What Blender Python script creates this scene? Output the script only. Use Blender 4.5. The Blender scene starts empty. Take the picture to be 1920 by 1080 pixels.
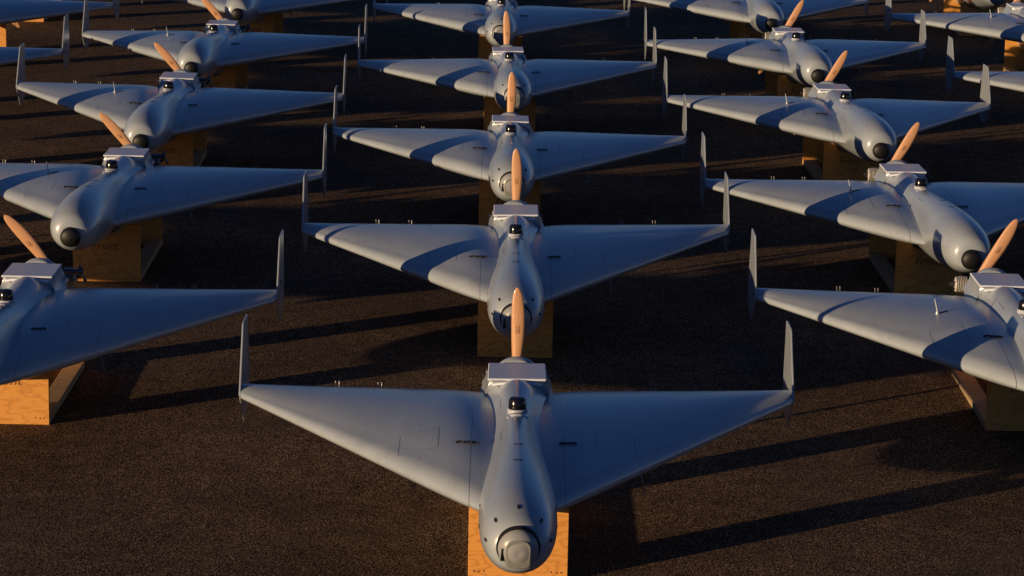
import bpy, bmesh, math, random
from mathutils import Vector, Matrix
R = math.radians
random.seed(7)
scene = bpy.context.scene
COL = scene.collection

# ------------------------------------------------------------------ camera, light, exposure
cam_d = bpy.data.cameras.new("camera"); cam = bpy.data.objects.new("camera", cam_d); COL.objects.link(cam)
cam_d.sensor_width = 36; cam_d.lens = 36 * 2.7; cam_d.clip_end = 3000; cam_d.clip_start = .1
PITCH, ROLL = 0.21736, 0.019725
cam.location = (0.00553, 0, 3.5427)
cam.matrix_world = Matrix.Translation(cam.location) @ Matrix.Rotation(math.pi/2 - PITCH, 4, 'X') @ Matrix.Rotation(ROLL, 4, 'Z')
scene.camera = cam
SUN_EL, SUN_AZ = R(5.7), R(35)          # shadows run towards +x, +y at SUN_AZ from the x axis
to_sun = Vector((-math.cos(SUN_EL)*math.cos(SUN_AZ), -math.cos(SUN_EL)*math.sin(SUN_AZ), math.sin(SUN_EL)))
w = bpy.data.worlds.new("World"); scene.world = w; w.use_nodes = True
nt = w.node_tree; bg = nt.nodes['Background']
sky = nt.nodes.new('ShaderNodeTexSky'); sky.sky_type = 'NISHITA'; sky.sun_disc = False
sky.sun_elevation = SUN_EL; sky.sun_rotation = math.atan2(to_sun.x, to_sun.y) % (2*math.pi)
sky.air_density = 0.6; sky.dust_density = 0.0; sky.ozone_density = 3.0
tint = nt.nodes.new('ShaderNodeMix'); tint.data_type = 'RGBA'; tint.blend_type = 'MULTIPLY'; tint.inputs[0].default_value = 1
tint.inputs[7].default_value = (.92, .89, 1.10, 1)      # slightly violet evening sky
nt.links.new(sky.outputs[0], tint.inputs[6]); nt.links.new(tint.outputs[2], bg.inputs[0]); bg.inputs[1].default_value = 0.058
sd = bpy.data.lights.new("sun", 'SUN'); sd.energy = 5.0; sd.angle = R(0.5); sd.color = (1, .70, .40)
so = bpy.data.objects.new("sun", sd); COL.objects.link(so); so.location = (-20, -15, 6)
so.rotation_euler = to_sun.to_track_quat('Z', 'Y').to_euler()
scene.view_settings.view_transform = 'Standard'; scene.view_settings.look = 'None'
scene.view_settings.exposure = 0.0; scene.view_settings.gamma = 1

# ------------------------------------------------------------------ materials
class N:
    def __init__(s, name):
        s.m = bpy.data.materials.new(name); s.m.use_nodes = True
        s.t = s.m.node_tree; s.b = s.t.nodes['Principled BSDF']
    def n(s, ty, **k):
        x = s.t.nodes.new(ty)
        for a, v in k.items(): setattr(x, a, v)
        return x
    def l(s, a, b): s.t.links.new(a, b)
    def math(s, op, a, b=None, c=None):
        x = s.n('ShaderNodeMath', operation=op)
        for i, v in enumerate((a, b, c)):
            if v is None: continue
            if isinstance(v, (int, float)): x.inputs[i].default_value = v
            else: s.l(v, x.inputs[i])
        return x.outputs[0]
    def noise(s, vec, scale, detail=4, rough=.5):
        x = s.n('ShaderNodeTexNoise'); s.l(vec, x.inputs['Vector'])
        x.inputs['Scale'].default_value = scale; x.inputs['Detail'].default_value = detail; x.inputs['Roughness'].default_value = rough
        return x.outputs[0]
    def mapping(s, vec, scale):
        x = s.n('ShaderNodeMapping'); s.l(vec, x.inputs[0]); x.inputs['Scale'].default_value = scale
        return x.outputs[0]
    def ramp(s, fac, stops):
        x = s.n('ShaderNodeValToRGB'); s.l(fac, x.inputs[0]); e = x.color_ramp.elements
        while len(e) < len(stops): e.new(.5)
        for i, (p, c) in enumerate(stops): e[i].position = p; e[i].color = (*c, 1) if len(c) == 3 else c
        return x.outputs[0]
    def mix(s, f, a, b, blend='MIX'):
        x = s.n('ShaderNodeMix', data_type='RGBA', blend_type=blend)
        for i, v in ((0, f), (6, a), (7, b)):
            if isinstance(v, (int, float)): x.inputs[i].default_value = v
            elif isinstance(v, tuple): x.inputs[i].default_value = (*v, 1)
            else: s.l(v, x.inputs[i])
        return x.outputs[2]
    def bump(s, h, strength, dist):
        x = s.n('ShaderNodeBump'); s.l(h, x.inputs['Height']); x.inputs['Strength'].default_value = strength; x.inputs['Distance'].default_value = dist
        s.l(x.outputs[0], s.b.inputs['Normal'])

def simple(name, col, rough=.5, metal=0., noise_amt=.12, scale=30., coat=0.):
    k = N(name); tc = k.n('ShaderNodeTexCoord').outputs['Object']
    f = k.noise(tc, scale, 3)
    c = k.mix(f, tuple(v*(1-noise_amt) for v in col), tuple(min(1, v*(1+noise_amt)) for v in col))
    k.l(c, k.b.inputs['Base Color']); k.b.inputs['Roughness'].default_value = rough; k.b.inputs['Metallic'].default_value = metal
    k.b.inputs['Coat Weight'].default_value = coat; k.b.inputs['Coat Roughness'].default_value = .3
    return k.m

PAINT = (.35, .405, .465)
def paint_mat(name, lines, dots=()):
    """matt grey aircraft paint; lines = thin panel joints in the thing's own coordinates"""
    k = N(name); tc = k.n('ShaderNodeTexCoord').outputs['Object']
    sep = k.n('ShaderNodeSeparateXYZ'); k.l(tc, sep.inputs[0]); x = k.math('ABSOLUTE', sep.outputs[0]); y = sep.outputs[1]; z = sep.outputs[2]
    tot = None
    def add(m):
        nonlocal tot
        tot = m if tot is None else k.math('MAXIMUM', tot, m)
    for (ax, c, hw, a, b, st) in lines:
        u, v = (x, y) if ax == 'x' else (y, x)
        m1 = k.math('LESS_THAN', k.math('ABSOLUTE', k.math('SUBTRACT', u, c)), hw)
        m2 = k.math('LESS_THAN', k.math('ABSOLUTE', k.math('SUBTRACT', v, (a+b)/2)), abs(b-a)/2)
        add(k.math('MULTIPLY', k.math('MULTIPLY', m1, m2), st))
    for (cx, cy, r, st) in dots:
        dx = k.math('SUBTRACT', x, cx); dy = k.math('SUBTRACT', y, cy)
        d = k.math('ADD', k.math('MULTIPLY', dx, dx), k.math('MULTIPLY', dy, dy))
        add(k.math('MULTIPLY', k.math('LESS_THAN', d, r*r), st))
    rnd = k.n('ShaderNodeObjectInfo').outputs['Random']; cb = k.n('ShaderNodeCombineXYZ')
    k.l(k.math('MULTIPLY', rnd, 31.), cb.inputs[0]); k.l(k.math('MULTIPLY', rnd, 17.), cb.inputs[1])
    va = k.n('ShaderNodeVectorMath', operation='ADD'); k.l(tc, va.inputs[0]); k.l(cb.outputs[0], va.inputs[1]); tv = va.outputs[0]
    f = k.noise(tv, 5, 6, .65); f2 = k.noise(tc, 60, 3)
    base = k.mix(f, tuple(v*.78 for v in PAINT), tuple(v*1.16 for v in PAINT))
    base = k.mix(k.math('MULTIPLY', rnd, .10), base, tuple(v*.72 for v in PAINT))
    sm = k.ramp(k.noise(k.mapping(tv, (5, 1.4, 5)), 2.6, 6, .7), [(.56, (0, 0, 0)), (.72, (1, 1, 1))])
    base = k.mix(k.math('MULTIPLY', sm, .34), base, (.22, .21, .20))
    sp = k.ramp(k.noise(tv, 95, 2, .5), [(.70, (0, 0, 0)), (.76, (1, 1, 1))])
    base = k.mix(k.math('MULTIPLY', sp, .25), base, (.16, .15, .14))
    if tot is not None:
        up = k.math('MULTIPLY', tot, k.math('GREATER_THAN', z, -.2))
        base = k.mix(up, base, (.02, .02, .025))
    k.l(base, k.b.inputs['Base Color'])
    rr = k.math('ADD', k.math('MULTIPLY', f, .25), .33); k.l(rr, k.b.inputs['Roughness'])
    k.b.inputs['Specular IOR Level'].default_value = .5; k.b.inputs['Coat Weight'].default_value = 1.; k.b.inputs['Coat Roughness'].default_value = .22
    rip = k.noise(k.mapping(tv, (1, .6, 1)), 7, 2, .4)
    k.bump(k.math('ADD', k.math('MULTIPLY', f2, .02), rip), .20, .004)
    return k.m

M = {}
M['wing'] = paint_mat('grey_wing_paint', [
    ('x', .184, .0013, -2.0, .05, .85), ('x', .316, .0016, -1.14, -.90, .85), ('x', .474, .0016, -1.15, -.95, .75), ('y', -.93, .0022, .316, .474, .35), ('y', -1.145, .0022, .316, .474, .22),
    ('x', .36, .0016, -.20, -.06, .7), ('x', .52, .0016, -.18, -.02, .75), ('x', .62, .0014, -.15, 0., .6), ('y', -.135, .0035, .186, .25, .75),
    ('y', -.095, .0012, .2, .95, .25)],
    [(.34, -1.15, .004, .6), (.385, -1.22, .004, .7), (.425, -1.18, .004, .7), (.46, -1.15, .004, .6)])
M['body'] = paint_mat('grey_body_paint', [
    ('x', .066, .0014, -1.38, -1.16, .8), ('x', .070, .0014, -.66, -.50, .7), ('y', -1.16, .0016, .03, .066, .4)],
    [(.058, -1.19, .0045, .9), (.060, -1.36, .0045, .9), (.075, -.45, .004, .8), (.068, -.62, .004, .8), (.02, -1.46, .0, .0)])
M['fin'] = paint_mat('grey_fin_paint', [])
M['turret'] = simple('turret_grey', (.30, .31, .33), .35)
M['face'] = simple('turret_face_tan', (.25, .27, .25), .4, coat=.4)
M['white'] = simple('white_hood_paint', (.74, .80, .92), .5, noise_amt=.04, coat=.3)
M['black'] = simple('black_gloss', (.006, .006, .008), .16, scale=10)
M['dome'] = simple('black_dome', (.004, .004, .005), .55)
M['slot'] = simple('black_slot', (.008, .008, .01), .7)
M['metal'] = simple('bare_metal', (.17, .165, .165), .42, .9)
M['alu'] = simple('cast_aluminium', (.62, .60, .57), .5, .25)
M['clear'] = simple('clear_plastic', (.45, .48, .55), .12)
M['ink'] = simple('marker_ink', (.22, .10, .035), .8)

k = N('propeller_wood'); tc = k.n('ShaderNodeTexCoord').outputs['Object']
g = k.noise(k.mapping(tc, (60, 60, 3)), 2.5, 5, .6)
c = k.mix(g, (.44, .225, .115), (.68, .38, .20)); k.l(c, k.b.inputs['Base Color']); k.b.inputs['Roughness'].default_value = .38
k.b.inputs['Coat Weight'].default_value = .25; M['prop'] = k.m

def ply(name, a, b, seed):
    k = N(name); tc = k.n('ShaderNodeTexCoord').outputs['Object']
    mp = k.n('ShaderNodeMapping'); k.l(tc, mp.inputs[0]); mp.inputs['Location'].default_value = (seed*3.1, seed, seed*1.7)
    mp.inputs['Scale'].default_value = (1, 1, 1)
    oi = k.n('ShaderNodeObjectInfo'); rnd = oi.outputs['Random']
    off = k.n('ShaderNodeCombineXYZ'); k.l(k.math('MULTIPLY', rnd, 9.), off.inputs[0]); k.l(k.math('MULTIPLY', rnd, 5.), off.inputs[2])
    va = k.n('ShaderNodeVectorMath', operation='ADD'); k.l(mp.outputs[0], va.inputs[0]); k.l(off.outputs[0], va.inputs[1]); v = va.outputs[0]
    warp = k.noise(k.mapping(v, (1.3, 1, 3.2)), 2.2, 3, .5)
    bands = k.math('FRACT', k.math('MULTIPLY', warp, 13.))
    tri = k.math('ABSOLUTE', k.math('SUBTRACT', k.math('MULTIPLY', bands, 2.), 1.))
    line = k.math('POWER', tri, 3.)
    fine = k.noise(k.mapping(v, (4, 4, 130)), 1.0, 4, .6)
    f = k.math('ADD', k.math('MULTIPLY', line, .55), k.math('MULTIPLY', fine, .45))
    c = k.mix(f, a, b)
    c = k.mix(k.math('MULTIPLY', rnd, .35), c, tuple(x*.72 for x in a))
    k.l(c, k.b.inputs['Base Color']); k.b.inputs['Roughness'].default_value = .62; k.bump(fine, .15, .001)
    return k.m
M['ply'] = ply('plywood', (.84, .39, .085), (.46, .18, .028), 1)
M['pine'] = ply('pine_board', (.50, .37, .22), (.33, .22, .11), 2)

# ------------------------------------------------------------------ mesh helpers
def tag(o, label=None, cat=None, group=None, kind=None):
    if label: o['label'] = label
    if cat: o['category'] = cat
    if group: o['group'] = group
    if kind: o['kind'] = kind
def obj(name, bm, mat, parent=None, smooth=True, ang=35):
    me = bpy.data.meshes.new(name)
    bmesh.ops.recalc_face_normals(bm, faces=bm.faces[:])
    bm.to_mesh(me); bm.free(); me.materials.append(mat)
    if smooth:
        for p in me.polygons: p.use_smooth = True
        try: me.set_sharp_from_angle(angle=R(ang))
        except Exception: pass
    o = bpy.data.objects.new(name, me); COL.objects.link(o)
    if parent: o.parent = parent
    return o
def box(bm, x0, x1, y0, y1, z0, z1, bev=0):
    vs = [bm.verts.new((x, y, z)) for x in (x0, x1) for y in (y0, y1) for z in (z0, z1)]
    fs = [bm.faces.new([vs[i] for i in f]) for f in ((0, 1, 3, 2), (4, 6, 7, 5), (0, 4, 5, 1), (2, 3, 7, 6), (0, 2, 6, 4), (1, 5, 7, 3))]
    if bev: bmesh.ops.bevel(bm, geom=list({e for f in fs for e in f.edges}), offset=bev, segments=2, affect='EDGES', profile=.5)
def prism(bm, poly, t0, t1, axis='x', bev=0):
    def P(a, b, t): return {'x': (t, a, b), 'y': (a, t, b), 'z': (a, b, t)}[axis]
    A = [bm.verts.new(P(a, b, t0)) for a, b in poly]; B = [bm.verts.new(P(a, b, t1)) for a, b in poly]
    n = len(poly); fs = [bm.faces.new(A), bm.faces.new(B[::-1])]
    fs += [bm.faces.new((A[i], A[(i+1) % n], B[(i+1) % n], B[i])) for i in range(n)]
    if bev: bmesh.ops.bevel(bm, geom=list({e for f in fs for e in f.edges}), offset=bev, segments=1, affect='EDGES')
def rings(bm, rs, cap=True):
    V = [[bm.verts.new(p) for p in r] for r in rs]; n = len(V[0])
    for a, b in zip(V, V[1:]):
        for i in range(n): bm.faces.new((a[i], a[(i+1) % n], b[(i+1) % n], b[i]))
    if cap: bm.faces.new(V[0][::-1]); bm.faces.new(V[-1])
def cyl(bm, p0, p1, r0, r1=None, n=16):
    r1 = r0 if r1 is None else r1
    p0, p1 = Vector(p0), Vector(p1); q = (p1-p0).to_track_quat('Z', 'Y')
    rings(bm, [[p + q @ Vector((r*math.cos(2*math.pi*i/n), r*math.sin(2*math.pi*i/n), 0)) for i in range(n)] for p, r in ((p0, r0), (p1, r1))])
def lathe(bm, prof, origin, direction, n=28):
    o = Vector(origin); q = Vector(direction).to_track_quat('Z', 'Y')
    rings(bm, [[o + q @ Vector((r*math.cos(2*math.pi*i/n), r*math.sin(2*math.pi*i/n), h)) for i in range(n)] for r, h in prof])
def ellipsoid(bm, c, r, u=16, v=10):
    mt = Matrix.Translation(c) @ Matrix.Diagonal((*r, 1))
    bmesh.ops.create_uvsphere(bm, u_segments=u, v_segments=v, radius=1, matrix=mt)
def interp(T, y):
    # smooth (Catmull-Rom style Hermite) interpolation of table rows (y, a, b, ...)
    for i in range(len(T)-1):
        if T[i][0] <= y <= T[i+1][0]:
            p1, p2 = T[i], T[i+1]; p0 = T[i-1] if i else p1; p3 = T[i+2] if i+2 < len(T) else p2
            h = p2[0]-p1[0]; t = (y-p1[0])/h; out = []
            for j in range(1, len(p1)):
                m1 = (p2[j]-p0[j])/(p2[0]-p0[0]) if p2[0] != p0[0] else 0
                m2 = (p3[j]-p1[j])/(p3[0]-p1[0]) if p3[0] != p1[0] else 0
                out.append((2*t**3-3*t*t+1)*p1[j]+(t**3-2*t*t+t)*h*m1+(-2*t**3+3*t*t)*p2[j]+(t**3-t*t)*h*m2)
            return out
    return list(T[0][1:] if y < T[0][0] else T[-1][1:])

ZB = .30       # height of the cradle top: origin of every drone
# fuselage stations: y, half width, z top, z bottom, shoulder flare
FUS = [(-2.585, .100, .662, .478, 0), (-2.53, .119, .682, .455, 0), (-2.44, .133, .699, .436, 0), (-2.32, .140, .708, .420, 0), (-2.15, .142, .709, .404, 0),
       (-1.95, .138, .702, .385, 0), (-1.7, .127, .686, .365, 0), (-1.4, .111, .660, .350, .0), (-1.1, .100, .633, .340, .003), (-.85, .096, .614, .340, .012),
       (-.6, .100, .608, .345, .03), (-.35, .110, .606, .355, .040), (-.15, .114, .600, .37, .045), (.0, .108, .597, .385, .045), (.10, .100, .590, .40, .03)]
BEL = [(-2.585, .478), (-2.3, .415), (-2.0, .375), (-1.7, .335), (-1.4, .305), (-1.1, .285), (-.9, .240), (-.65, .212), (-.4, .208), (-.2, .235), (-.05, .30), (.10, .38)]
def body_ring(y, n=56):
    hw, zt, zb, fl = interp(FUS, y); zc, hz = (zt+zb)/2, (zt-zb)/2; out = []
    lo = zc-min(zb, interp(BEL, y)[0])
    for i in range(n):
        a = 2*math.pi*i/n; x = hw*math.sin(a); z = zc+(hz if math.cos(a) > 0 else lo)*math.cos(a)
        s = 1 if x > 0 else -1
        if abs(x) > 1e-6: x += s*fl*1.15*math.exp(-((z-.485)/.06)**2)
        out.append((x, y, z-ZB))
    return out
def body_top(y, x=0.):
    hw, zt, zb, fl = interp(FUS, y); zc, hz = (zt+zb)/2, (zt-zb)/2
    return zc+hz*math.sqrt(max(0, 1-(x/hw)**2))-ZB

def top_shape(s):   # upper surface height over the chord line, per unit thickness
    return 1.18*s**.55*(1-s)**.62*(1+.30*s)+.16*math.exp(-((s-.05)/.06)**2)*min(1, s/.02)**.5*.4
def foil(c, t, n=26):
    """closed section in (chordwise s 0..c, height), blunt nose at s=0, thin rear edge"""
    up, lo = [], []
    for i in range(n+1):
        s = (1-math.cos(math.pi*i/n))/2
        yt = 5*t*(.2969*math.sqrt(s)-.126*s-.3516*s*s+.2843*s**3-.1015*s**4)
        up.append((s*c, t*top_shape(s))); lo.append((s*c, -yt*.85))
    return up[::-1]+lo[1:-1]
def wing_z(x):  # chord line height at span x (front, rear)
    f = (abs(x)-.184)/1.036
    return .462-.012*f, .490-.034*f
def wing_geo(x):
    f = (abs(x)-.184)/1.036
    le = -1.693+1.693*f; te = -.075+.235*f
    t = (.165+(.042-.165)*f)*(1-.45*math.exp(-((abs(x)-.05)/.13)**2))
    return le, te, t
def wing_section(x):
    le, te, t = wing_geo(x); zl, zt = wing_z(x); c = te-le; out = []
    for s, h in foil(c, t): out.append((x, le+s, zl+(zt-zl)*s/c+h-ZB))
    return out
def wing_top(x, y):
    le, te, t = wing_geo(x); zl, zt = wing_z(x); c = te-le; s = min(1, max(0, (y-le)/c))
    return zl+(zt-zl)*s+t*top_shape(s)-ZB

def make_propeller(parent):
    """wooden two-blade pusher propeller, origin at the hub, blades along local z"""
    bm = bmesh.new(); L = .380
    def blade(sg):
        rs = []
        for i in range(25):
            t = i/24; r = .012+(L-.012)*t
            ch = .038+.024*math.sin(min(1, t/.5)*math.pi/2) if t < .5 else .062*math.sqrt(max(0, 1-((t-.5)/.502)**2.4))**.9+.001
            th = .020*(1-t)**.8+.005 if t < .97 else .0035
            tw = R(12-8*t); ring = []
            off = .006*math.sin(t*math.pi)
            for j in range(14):
                a = 2*math.pi*j/14; u = ch/2*math.cos(a)+off; v = th*.62*math.sin(a)*(1 if math.sin(a) > 0 else .3)
                X = u*math.cos(tw)-v*math.sin(tw); Y = -(u*math.sin(tw)+v*math.cos(tw))
                ring.append((X*sg, Y, r*sg))
            rs.append(ring)
        rings(bm, rs)
    blade(1); blade(-1)
    cyl(bm, (0, -.022, 0), (0, .022, 0), .032, n=20)
    o = obj('propeller', bm, M['prop'], parent); o.location = (0, .52, .462-ZB)
    bm = bmesh.new()
    for zz, ww in ((.197, .010), (.190, .008), (.184, .009), (.178, .008), (.172, .010), (.206, .005)):
        box(bm, -.002-ww/2, -.002+ww/2, -.0205, -.0195, zz, zz+.003)
    mk = obj('maker_mark', bm, M['ink'], o, False)
    mk.location = (0, .0, 0)
    bm = bmesh.new(); cyl(bm, (0, -.035, 0), (0, -.022, 0), .022, n=16); cyl(bm, (0, -.36, 0), (0, -.035, 0), .016, n=12)
    obj('hub_bolt', bm, M['metal'], o)
    return o

def make_drone(ball_nose):
    root = bpy.data.objects.new('drone', None); COL.objects.link(root); root.empty_display_size = .3
    # fuselage
    bm = bmesh.new(); ys = [-2.585+(.10+2.585)*i/80 for i in range(81)]
    rs = [body_ring(y) for y in ys]
    hw, zt, zb, _ = FUS[0][1:]; zc, hz = (zt+zb)/2, (zt-zb)/2
    nose = []
    for kq, s in ((.032, .86), (.052, .66), (.060, .45), (.062, .2)):
        nose.insert(0, [(hw*s*math.sin(2*math.pi*i/56), -2.585-kq*.50, zc-(1-s)*.012+hz*s*math.cos(2*math.pi*i/56)-ZB) for i in range(56)])
    tail = [[(x*.93, .112, (z+ZB-.5)*.93+.5-ZB) for x, y, z in rs[-1]]]
    rings(bm, nose+rs+tail)
    body = obj('fuselage', bm, M['body'], root)
    # nose
    nc = Vector((0, -2.580, .580-ZB)) if ball_nose else Vector((0, -2.60, .552-ZB))
    nd = Vector((0, -1, -.20 if ball_nose else -.12)).normalized()
    if ball_nose:
        bm = bmesh.new(); lathe(bm, [(.010, .012), (.0765, .012), (.0775, .030), (.0760, .037), (.0745, .030), (.01, .03)], nc, nd, 48)
        obj('nose_ring', bm, M['slot'], body)
        bm = bmesh.new()
        prof = [(.002, .02)]+[(.0718*math.cos(a), .033+.048*math.sin(a)) for a in [R(x) for x in range(0, 90, 10)]]+[(.003, .078)]
        lathe(bm, prof, nc, nd, 40)
        tur = obj('camera_turret', bm, M['turret'], body)
        # flat-faced camera housing, rounded top
        q = nd.to_track_quat('Y', 'Z').to_matrix()
        bm = bmesh.new(); pts = []
        for i in range(25):
            a = math.pi*i/24; pts.append((.042*(abs(math.cos(a))**.75)*(1 if math.cos(a) > 0 else -1), .016+.036*math.sin(a)**.8))
        pts += [(-.045, -.042), (-.040, -.052), (-.025, -.058), (.025, -.058), (.040, -.052), (.045, -.042)]
        prism(bm, pts, .030, .078, 'y', 0)
        front = [f for f in bm.faces if all(abs(v.co.y-.078) < 1e-5 for v in f.verts)]
        bmesh.ops.bevel(bm, geom=list(front[0].edges), offset=.007, segments=4, affect='EDGES', profile=.6)
        for v in bm.verts:
            r2 = (v.co.x/.06)**2+(v.co.z/.06)**2
            if v.co.y > .06: v.co.y -= .006*r2
            v.co = nc + q @ Vector((v.co.x, v.co.y, v.co.z-.004))
        obj('housing_face', bm, M['face'], tur)
        bm = bmesh.new(); prism(bm, [(.062, -.034), (.050, -.034), (.047, .014), (.058, .014)], .050, .066, 'y')
        for v in bm.verts: v.co = nc + q @ v.co
        obj('lens_window', bm, M['black'], tur)
    else:
        bm = bmesh.new()
        prof = [(.002, .0), (.054, .0), (.0545, .040)]+[(.0535*math.cos(a), .040+.030*math.sin(a)) for a in [R(x) for x in range(5, 90, 10)]]+[(.002, .0705)]
        lathe(bm, prof, nc+Vector((0, .012, -.004)), nd, 40)
        obj('nose_dome', bm, M['dome'], body)
    # slots round the nose
    def slot(y, a, ln, wd):
        hw, zt, zb, fl = interp(FUS, y); zc, hz = (zt+zb)/2, (zt-zb)/2
        p = Vector((hw*math.sin(a), y, zc+hz*math.cos(a)-ZB)); nrm = Vector((math.sin(a)/hw, 0, math.cos(a)/hz)).normalized()
        y2 = y+.02; h2, t2, b2, _ = interp(FUS, y2); p2 = Vector((h2*math.sin(a), y2, (t2+b2)/2+(t2-b2)/2*math.cos(a)-ZB))
        tg = (p2-p).normalized(); nrm = (nrm-tg*nrm.dot(tg)).normalized(); sd_ = tg.cross(nrm)
        b = bmesh.new(); r0 = [p+tg*ln*math.cos(t)+sd_*wd*math.sin(t) for t in [2*math.pi*i/12 for i in range(12)]]
        rings(b, [[v-nrm*.004 for v in r0], [v+nrm*.0015 for v in r0]])
        return b
    for y, a in () if not ball_nose else ((-2.50, 0), (-2.535, .75), (-2.535, -.75), (-2.545, 1.45), (-2.545, -1.45), (-2.15, 1.35), (-2.15, -1.35), (-2.36, 1.5), (-2.36, -1.5)):
        obj('vent_slot', slot(y, a, .017 if abs(y+2.36) > .2 or a == 0 else .017, .0055), M['slot'], body)
    for y in (-1.62, -1.92):
        bm = bmesh.new(); z = body_top(y)
        for x0, x1 in ((-.016, -.009), (-.006, .003), (.006, .017)): box(bm, x0, x1, y-.006, y+.006, z-.004, z+.0012)
        obj('stencil_mark', bm, M['slot'], body, False)
    # wings
    for s in (-1, 1):
        bm = bmesh.new(); xs = [.05, .08, .11, .14, .184, .23, .28, .34]+[.184+1.036*i/12 for i in range(2, 12)]+[1.200, 1.213]
        secs = []
        for x in xs:
            sec = wing_section(x)
            secs.append([(s*a, b, c) for a, b, c in sec])
        rings(bm, secs)
        wng = obj('wing', bm, M['wing'], root, True, 50)
        # servo horns at the rear edge
        for x in (.60, .79):
            le, te, t = wing_geo(x); bm = bmesh.new(); zt = wing_z(x)[1]-ZB
            for dx in (-.007, .009):
                cyl(bm, (s*(x+dx), te-.004, zt-.004), (s*(x+dx), te+.002, zt+.034), .0026, n=8)
                ellipsoid(bm, (s*(x+dx), te+.002, zt+.035), (.0046, .0046, .0046), 8, 6)
            cyl(bm, (s*(x-.007), te, zt+.022), (s*(x+.009), te, zt+.022), .0022, n=8)
            cyl(bm, (s*(x+.009), te, zt+.029), (s*(x+.011), te-.05, zt+.010), .0016, n=6)
            obj('control_horn', bm, M['metal'], wng)
        # black bonding strap over the root joint
        bm = bmesh.new(); pts = []
        for i in range(15):
            u = i/14; x = (.150+.095*u) if s < 0 else (.165+.07*u); y = -1.13+.010*math.sin(u*9.5)+(.010 if .4 < u < .6 else 0)
            pts.append(Vector((s*x, y, wing_top(max(x, .15), y)+.004)))
        for i, (a, b) in enumerate(zip(pts, pts[1:])): cyl(bm, a, b, .0018+(.0034 if s < 0 else .0024)*abs(math.sin(i*1.3)), n=6)
        obj('bonding_strap', bm, M['slot'], wng)
        # short rod under the leading edge
        if s == 1:
            bm = bmesh.new(); x = .49; le = wing_geo(x)[0]; z = wing_z(x)[0]-ZB-.012
            cyl(bm, (x, le+.06, z), (x+.022, le+.03, z-.085), .0035, .0025, n=8); obj('probe', bm, M['metal'], wng)
        if s == -1 and not ball_nose:
            x, y = .40, -.70; z = wing_top(x, y); bm = bmesh.new()
            cyl(bm, (-x, y, z-.004), (-x, y, z+.012), .011, .008, n=14); cyl(bm, (-x, y, z+.012), (-x-.014, y+.02, z+.070), .0046, .0022, n=10)
            obj('whip_antenna', bm, M['fin'], wng)
            bm = bmesh.new(); cyl(bm, (-x+.008, y+.004, z+.004), (-x+.055, y+.035, wing_top(x-.055, y+.035)+.003), .0022, n=6)
            obj('antenna_lead', bm, M['slot'], wng)
        # fin
        bm = bmesh.new()
        poly = [(0, .452), (.035, .515), (.175, .728), (.192, .738), (.372, .737), (.425, .462), (.400, .325), (.195, .290), (.185, .292)]
        prism(bm, [(a, b-ZB) for a, b in poly], s*1.214, s*1.222, 'x', .002)
        fin = obj('tip_fin', bm, M['fin'], root, True, 30)
        for by, bz in ((.085, .452), (.195, .500)):
            bm = bmesh.new(); cyl(bm, (s*1.220, by, bz-ZB), (s*1.226, by, bz-ZB), .010, .007, n=12); obj('bolt', bm, M['slot'], fin)
    # engine hood: flat top plate on a flared box open over the body
    bm = bmesh.new()
    zt = .606-ZB
    top = [(-.125, .046, zt-.004), (.125, .046, zt-.004), (.126, -.264, zt), (-.126, -.264, zt)]
    T = [bm.verts.new(p) for p in top]; T2 = [bm.verts.new((x, y, z-.010)) for x, y, z in top]
    bm.faces.new(T); bm.faces.new(T2[::-1])
    for i in range(4): bm.faces.new((T[i], T[(i+1) % 4], T2[(i+1) % 4], T2[i]))
    bmesh.ops.bevel(bm, geom=bm.edges[:], offset=.003, segments=1, affect='EDGES')
    hood = obj('hood_plate', bm, M['white'], root)
    bm = bmesh.new(); rs = []
    for f in [i/6 for i in range(7)]:
        z = zt-.0125-(.085)*f; e = .034*f**1.6
        rs.append([(-.118-e, .06+.03*f, z), (.118+e, .06+.03*f, z), (.120+e, -.245-.03*f, z), (.105+e*.6, -.262+.01*f, z), (-.105-e*.6, -.262+.01*f, z), (-.120-e, -.245-.03*f, z)])
    # the front wall is arched where the body passes through
    rings(bm, rs); obj('hood_skirt', bm, M['fin'], hood, True, 30)
    bm = bmesh.new()
    lip = []
    for i in range(21):
        u = -1+2*i/20; x = .105*u; lip.append((x, -.272-.018*(1-u*u), zt-.012-.014*u*u))
    for a, b in zip(lip, lip[1:]): cyl(bm, a, b, .006, n=8)
    obj('hood_lip', bm, M['white'], hood)
    # rear cowl ring and engine
    bm = bmesh.new(); lathe(bm, [(.02, 0), (.105, 0), (.113, .012), (.113, .045), (.098, .060), (.03, .066)], (0, .085, .500-ZB), (0, 1, 0), 40)
    obj('rear_cowl', bm, M['fin'], root)
    for s in (-1, 1):
        q = .80 if ball_nose else 1.0; zc = .50-ZB; yc = .215
        bm = bmesh.new(); cyl(bm, (s*.05, yc, zc), (s*.128*q, yc, zc), .030*q, n=20)
        for i in range(7):
            x = s*(.112+.0085*i)*q
            cyl(bm, (x, yc, zc), (x+s*.0034, yc, zc), (.045-.0015*max(0, i-3))*q, n=24)
        e = obj('engine_cylinder', bm, M['alu'], root)
        bm = bmesh.new(); cyl(bm, (s*.10*q, yc, zc), (s*.163*q, yc, zc), .034*q, n=20); obj('cylinder_core', bm, M['slot'], e)
        bm = bmesh.new(); cyl(bm, (s*.163*q, yc, zc), (s*.170*q, yc, zc), .036*q, .028*q, n=20); obj('cylinder_head', bm, M['alu'], e)
        bm = bmesh.new(); cyl(bm, (s*.166*q, yc, zc), (s*.192*q, yc, zc), .008*q, n=12); cyl(bm, (s*.180*q, yc, zc), (s*.196*q, yc, zc), .012*q, n=6)
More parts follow.
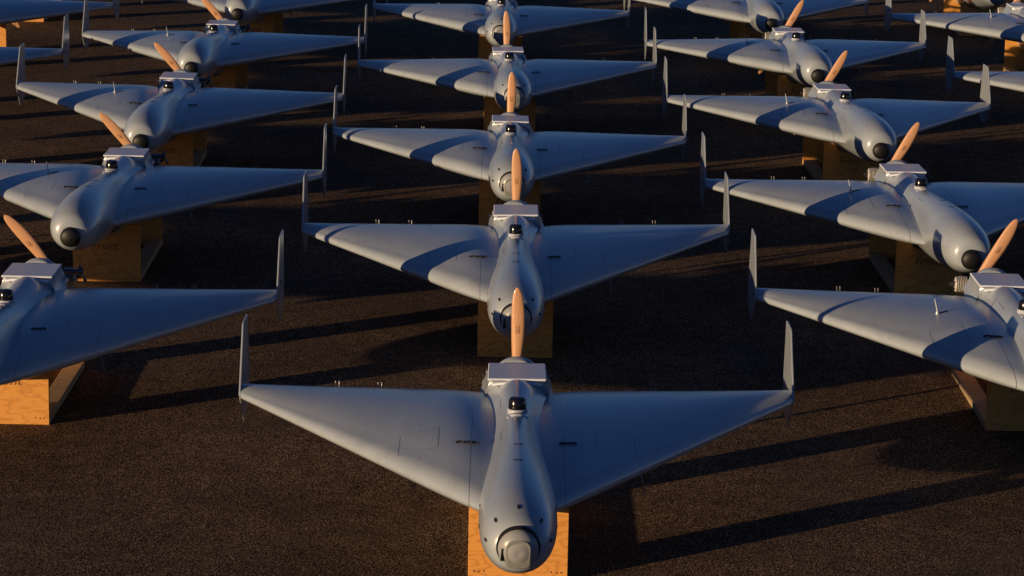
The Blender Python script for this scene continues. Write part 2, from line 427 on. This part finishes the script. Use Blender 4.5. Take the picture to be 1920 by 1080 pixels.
        for a in (.8, 2.4, 4.0, 5.6): cyl(bm, (s*.166*q, yc+.024*math.cos(a), zc+.024*math.sin(a)), (s*.176*q, yc+.024*math.cos(a), zc+.024*math.sin(a)), .005, n=8)
        obj('spark_plug', bm, M['metal'], e)
        if s == 1 and not ball_nose:      # intake and throttle fittings on this side
            bm = bmesh.new(); cyl(bm, (.10, .165, zc+.035), (.205, .175, zc+.035), .012, n=14); cyl(bm, (.19, .175, zc+.035), (.212, .175, zc+.035), .020, n=14)
            cyl(bm, (.205, .175, zc+.035), (.222, .18, zc-.01), .006, n=8); ellipsoid(bm, (.222, .18, zc-.012), (.010, .010, .010), 10, 8); ellipsoid(bm, (.198, .17, zc+.060), (.008, .008, .010), 10, 8)
            obj('throttle_fitting', bm, M['metal'], e)
    # satellite antenna puck
    z = body_top(-.84)
    bm = bmesh.new(); lathe(bm, [(.002, -.01), (.041, -.01), (.041, .006), (.038, .009), (.002, .009)], (0, -.84, z), (0, 0, 1), 28); pk = obj('antenna_base', bm, M['clear'], body)
    bm = bmesh.new(); lathe(bm, [(.002, .008), (.0355, .008), (.0365, .014), (.0345, .046), (.030, .053), (.018, .056), (.002, .056)], (0, -.84, z), (0, 0, 1), 32)
    obj('antenna_puck', bm, M['black'], pk)
    y = -.935; z = body_top(y)
    bm = bmesh.new(); ellipsoid(bm, (0, y-.005, z-.001), (.030, .020, .010), 18, 10)
    for s in (-1, 1): ellipsoid(bm, (s*.034, y-.008, body_top(y, .034)), (.010, .012, .005), 12, 8)
    obj('clear_cover', bm, M['clear'], body)
    make_propeller(root)
    return root

def copy_tree(o, parent=None):
    c = o.copy(); COL.objects.link(c)
    if parent: c.parent = parent
    for ch in [x for x in bpy.data.objects if x.parent == o and x.name not in done]: copy_tree(ch, c)
    return c
done = set()

# ------------------------------------------------------------------ wooden cradle
def text_mesh(body, size, mat, parent, loc, name='handwriting'):
    cu = bpy.data.curves.new('tmp', 'FONT'); cu.body = body; cu.size = size; cu.shear = .25; cu.extrude = .0004; cu.align_x = 'CENTER'; cu.offset = 0
    t = bpy.data.objects.new('tmp', cu); COL.objects.link(t)
    bpy.context.view_layer.update()
    me = bpy.data.meshes.new_from_object(t.evaluated_get(bpy.context.evaluated_depsgraph_get()))
    bpy.data.objects.remove(t); me.materials.clear(); me.materials.append(mat)
    o = bpy.data.objects.new(name, me); COL.objects.link(o); o.parent = parent; o.rotation_euler = (math.pi/2, 0, 0); o.location = loc
    return o
def build_cradle():
    root = bpy.data.objects.new('wooden_cradle', None); COL.objects.link(root)
    def panel(top, cw, cz, hw, y, name, t=.018):
        pts = [(-hw, 0.0), (hw, 0.0), (hw, top)]+[(cw*math.cos(math.pi*i/16), top-(top-cz)*math.sin(math.pi*i/16)) for i in range(17)]+[(-hw, top)]
        bm = bmesh.new(); prism(bm, pts, y, y+t, 'y', .0012)
        return obj(name, bm, M['ply'], root, False)
    f = panel(.345, .13, .276, .2, 0, 'front_panel')
    text_mesh('Front', .072, M['ink'], f, (-.01, -.0008, .195))
    bm = bmesh.new()
    for s in (-1, 1):
        for i, (dx, dz) in enumerate(((0, 0), (.022, -.003), (.04, -.001))): cyl(bm, (s*(.135+dx), .002, .034+dz), (s*(.135+dx), -.0006, .034+dz), .0035, n=8)
    obj('screw', bm, M['slot'], f)
    panel(.345, .12, .315, .2, 1.09, 'rear_panel')
    for s in (-1, 1):
        bm = bmesh.new(); x0, x1 = sorted((s*.110, s*.199)); box(bm, x0, x1, .020, 1.088, 0, .038, .003)
        obj('runner_board', bm, M['pine'], root, False)
    return root

def descend(o):
    out = [o]
    for c in o.children: out += descend(c)
    return out
def clone(src, parent=None):
    c = src.copy(); COL.objects.link(c)
    if parent: c.parent = parent
    for ch in list(src.children): clone(ch, c)
    return c

# ------------------------------------------------------------------ ground
k = N('asphalt'); tc = k.n('ShaderNodeTexCoord').outputs['Object']
def voro(sc, rnd=1.):
    v = k.n('ShaderNodeTexVoronoi'); k.l(tc, v.inputs['Vector']); v.inputs['Scale'].default_value = sc; v.inputs['Randomness'].default_value = rnd; return v
v1 = voro(180); v2 = voro(260)
sepc = k.n('ShaderNodeSeparateColor'); k.l(v1.outputs['Color'], sepc.inputs[0])
big = k.noise(tc, .55, 5, .6); mid = k.noise(tc, 7, 5, .6); fine = k.noise(tc, 420, 2)
stone = k.ramp(sepc.outputs[0], [(0, (.13, .083, .048)), (.5, (.35, .225, .132)), (.84, (.60, .40, .245)), (1, (.97, .75, .50))])
c = k.mix(k.ramp(v1.outputs['Distance'], [(.25, (0, 0, 0)), (.62, (1, 1, 1))]), stone, (.035, .027, .021))
c = k.mix(1., c, k.ramp(big, [(.32, (.62, .60, .62)), (.52, (.95, .92, .92)), (.70, (1.28, 1.20, 1.12))]), 'MULTIPLY')
c = k.mix(1., c, k.ramp(mid, [(.3, (.75, .75, .75)), (.7, (1.2, 1.2, 1.2))]), 'MULTIPLY')
stain = k.ramp(k.noise(k.mapping(tc, (1, .7, 1)), 1.7, 7, .7), [(.50, (0, 0, 0)), (.68, (1, 1, 1))])
c = k.mix(k.math('MULTIPLY', stain, .45), c, (.11, .083, .062))
k.l(c, k.b.inputs['Base Color']); k.b.inputs['Roughness'].default_value = .9; k.b.inputs['Specular IOR Level'].default_value = .02
h = k.math('ADD', k.math('MULTIPLY', v1.outputs['Distance'], -1.), k.math('MULTIPLY', v2.outputs['Distance'], -.3))
h = k.math('ADD', h, k.math('MULTIPLY', mid, .8))
k.bump(h, .5, .004); M['asphalt'] = k.m
bm = bmesh.new(); g_ = 1500
vs = [bm.verts.new((x, y, 0)) for x, y in ((-g_, -g_), (g_, -g_), (g_, g_), (-g_, g_))]; bm.faces.new(vs)
gr = obj('ground', bm, M['asphalt'], None, False); tag(gr, 'dark worn asphalt apron under the parked drones', None, None, 'structure')

# ------------------------------------------------------------------ placement
# key: x, y, yaw, roll, pitch (deg), dz, cradle dy, prop lean (deg), camera-ball nose?, where
P = [
 ('C1', .036, 11.769, .25, -.40, -.68, -.007, -.063, 0, 1, 'nearest the camera in the centre column'),
 ('C2', .023, 15.476, .19, -.9, .5, .001, -.046, 0, 1, 'second from the camera in the centre column'),
 ('C3', -.031, 18.839, .49, .37, -.6, -.010, -.03, 1, 1, 'third from the camera in the centre column'),
 ('C4', -.065, 22.439, 1.31, -.6, -.27, -.007, 0, -1, 1, 'fourth from the camera in the centre column'),
 ('C5', -.147, 26.201, .22, .49, .2, -.006, 0, 0, 1, 'farthest in the centre column, cut by the top edge'),
 ('L1', -2.404, 13.655, .28, .24, .49, -.005, .24, -41, 0, 'nearest in the column left of centre, cut by left edge'),
 ('L2', -2.418, 17.122, 1.15, .26, -.5, .003, -.02, -41, 0, 'second from the camera in the column left of centre'),
 ('L3', -2.507, 20.477, 1.33, 1.1, .6, .010, 0, -41, 0, 'third from the camera in the column left of centre'),
 ('L4', -2.53, 23.777, .61, .26, -.2, -.002, 0, -41, 0, 'fourth from the camera in the column left of centre'),
 ('L5', -2.52, 27.356, .3, 0, 0, 0, 0, -41, 0, 'farthest in the column left of centre, cut by the top edge'),
 ('LL1', -4.946, 22.553, 1.02, -.04, -.05, .001, 0, -40, 0, 'at far left showing only its right wing, the nearer one'),
 ('LL2', -5.01, 25.904, .06, 0, 0, 0, 0, -40, 0, 'at far left showing only its right wing, the farther one'),
 ('LL3', -5.05, 29.35, .0, 0, 0, 0, 0, -40, 0, 'in the top left corner behind the left edge wings'),
 ('LL0', -4.93, 19.1, .4, 0, 0, 0, 0, -40, 0, 'past the left edge, beside the third in the next column'),
 ('LL9', -4.92, 15.6, .4, 0, 0, 0, 0, -40, 0, 'past the left edge, beside the first in the next column'),
 ('R1', 2.47, 13.801, .19, .45, .38, .010, .33, 29.5, 0, 'nearest in the column right of centre, cut by right edge'),
 ('R2', 2.428, 17.123, .78, -.23, -.04, -.001, 0, 29.5, 0, 'second from the camera in the column right of centre'),
 ('R3', 2.357, 20.583, 1.2, .43, .02, .005, 0, 29.5, 0, 'third from the camera in the column right of centre'),
 ('R4', 2.355, 23.981, .02, -.6, -.27, .005, 0, 29.5, 0, 'fourth from the camera in the column right of centre'),
 ('R5', 2.299, 27.57, .1, -.1, .43, -.001, 0, 29.5, 0, 'farthest in the column right of centre, cut by the top edge'),
 ('RR0', 4.84, 18.65, .5, 0, 0, 0, 0, 29.5, 0, 'at the right edge showing a sliver of its left fin'),
 ('RR1', 4.779, 22.311, .48, -.05, -.03, -.002, 0, 29.5, 0, 'on the far right showing only its left wing'),
 ('RR2', 4.783, 26.269, .78, 0, 0, .001, -.3, 29.5, 0, 'on the far right with engine and hood at the frame edge'),
 ('RR3', 4.75, 30.0, .5, 0, 0, 0, -.3, 29.5, 1, 'in the top right corner, camera ball nose just in view'),
]
protoA = make_drone(True); protoB = make_drone(False); crad0 = build_cradle()
used = {}
for (key, x, y, yaw, roll, pitch, dz, cy, lean, ball, where) in P:
    pr = protoA if ball else protoB
    if ball in used: d = clone(pr)
    else: d = pr; used[ball] = 1
    d.location = (x, y, ZB+dz)
    d.rotation_mode = 'XYZ'; d.rotation_euler = (R(pitch), R(roll), R(yaw))
    P_ = [c for c in d.children if c.name.startswith('propeller')][0]; P_.rotation_euler = (0, R(lean), 0)
    nose = 'round camera ball in its nose' if ball else 'black dome in its nose'
    if key in ('L1', 'LL1', 'LL2', 'LL3', 'LL0', 'LL9', 'R1', 'RR0', 'RR1', 'RR2'): nose = 'nose out of view'
    lab = 'grey delta wing drone ' + where + (', ' + nose if len((where+nose).split()) < 11 else '')
    lab = ' '.join(lab.split()[:16]).rstrip(',')
    tag(d, lab, 'drone', 'delta wing drones parked in columns')
    c = crad0 if 'cr' not in used else clone(crad0); used['cr'] = 1
    th = R(yaw); ly = -1.10+cy; lx = {'R1': .055, 'C1': .010}.get(key, .03 if key[0] == 'R' else 0)
    c.location = (x+lx*math.cos(th)-ly*math.sin(th), y+lx*math.sin(th)+ly*math.cos(th), 0); c.rotation_euler = (0, 0, th+(R(random.uniform(-.6, .6))))
    w2 = where.split(',')[0].replace('from the camera ', '').replace('nearest the camera', 'nearest').replace('column left', 'column just left').replace('column right', 'column just right')
    if key in ('LL0', 'LL9'): w2 = where.replace(', beside', ' beside')
    if key == 'LL1': w2 = 'at the far left whose wing is nearer'
    if key == 'LL2': w2 = 'at the far left whose wing is farther'
    if key == 'RR2': w2 = 'on the far right with visible engine'
    lab = 'plywood cradle under the drone ' + w2
    assert len(lab.split()) <= 16, lab
    tag(c, ' '.join(lab.split()[:16]), 'cradle', 'plywood cradles under the drones')
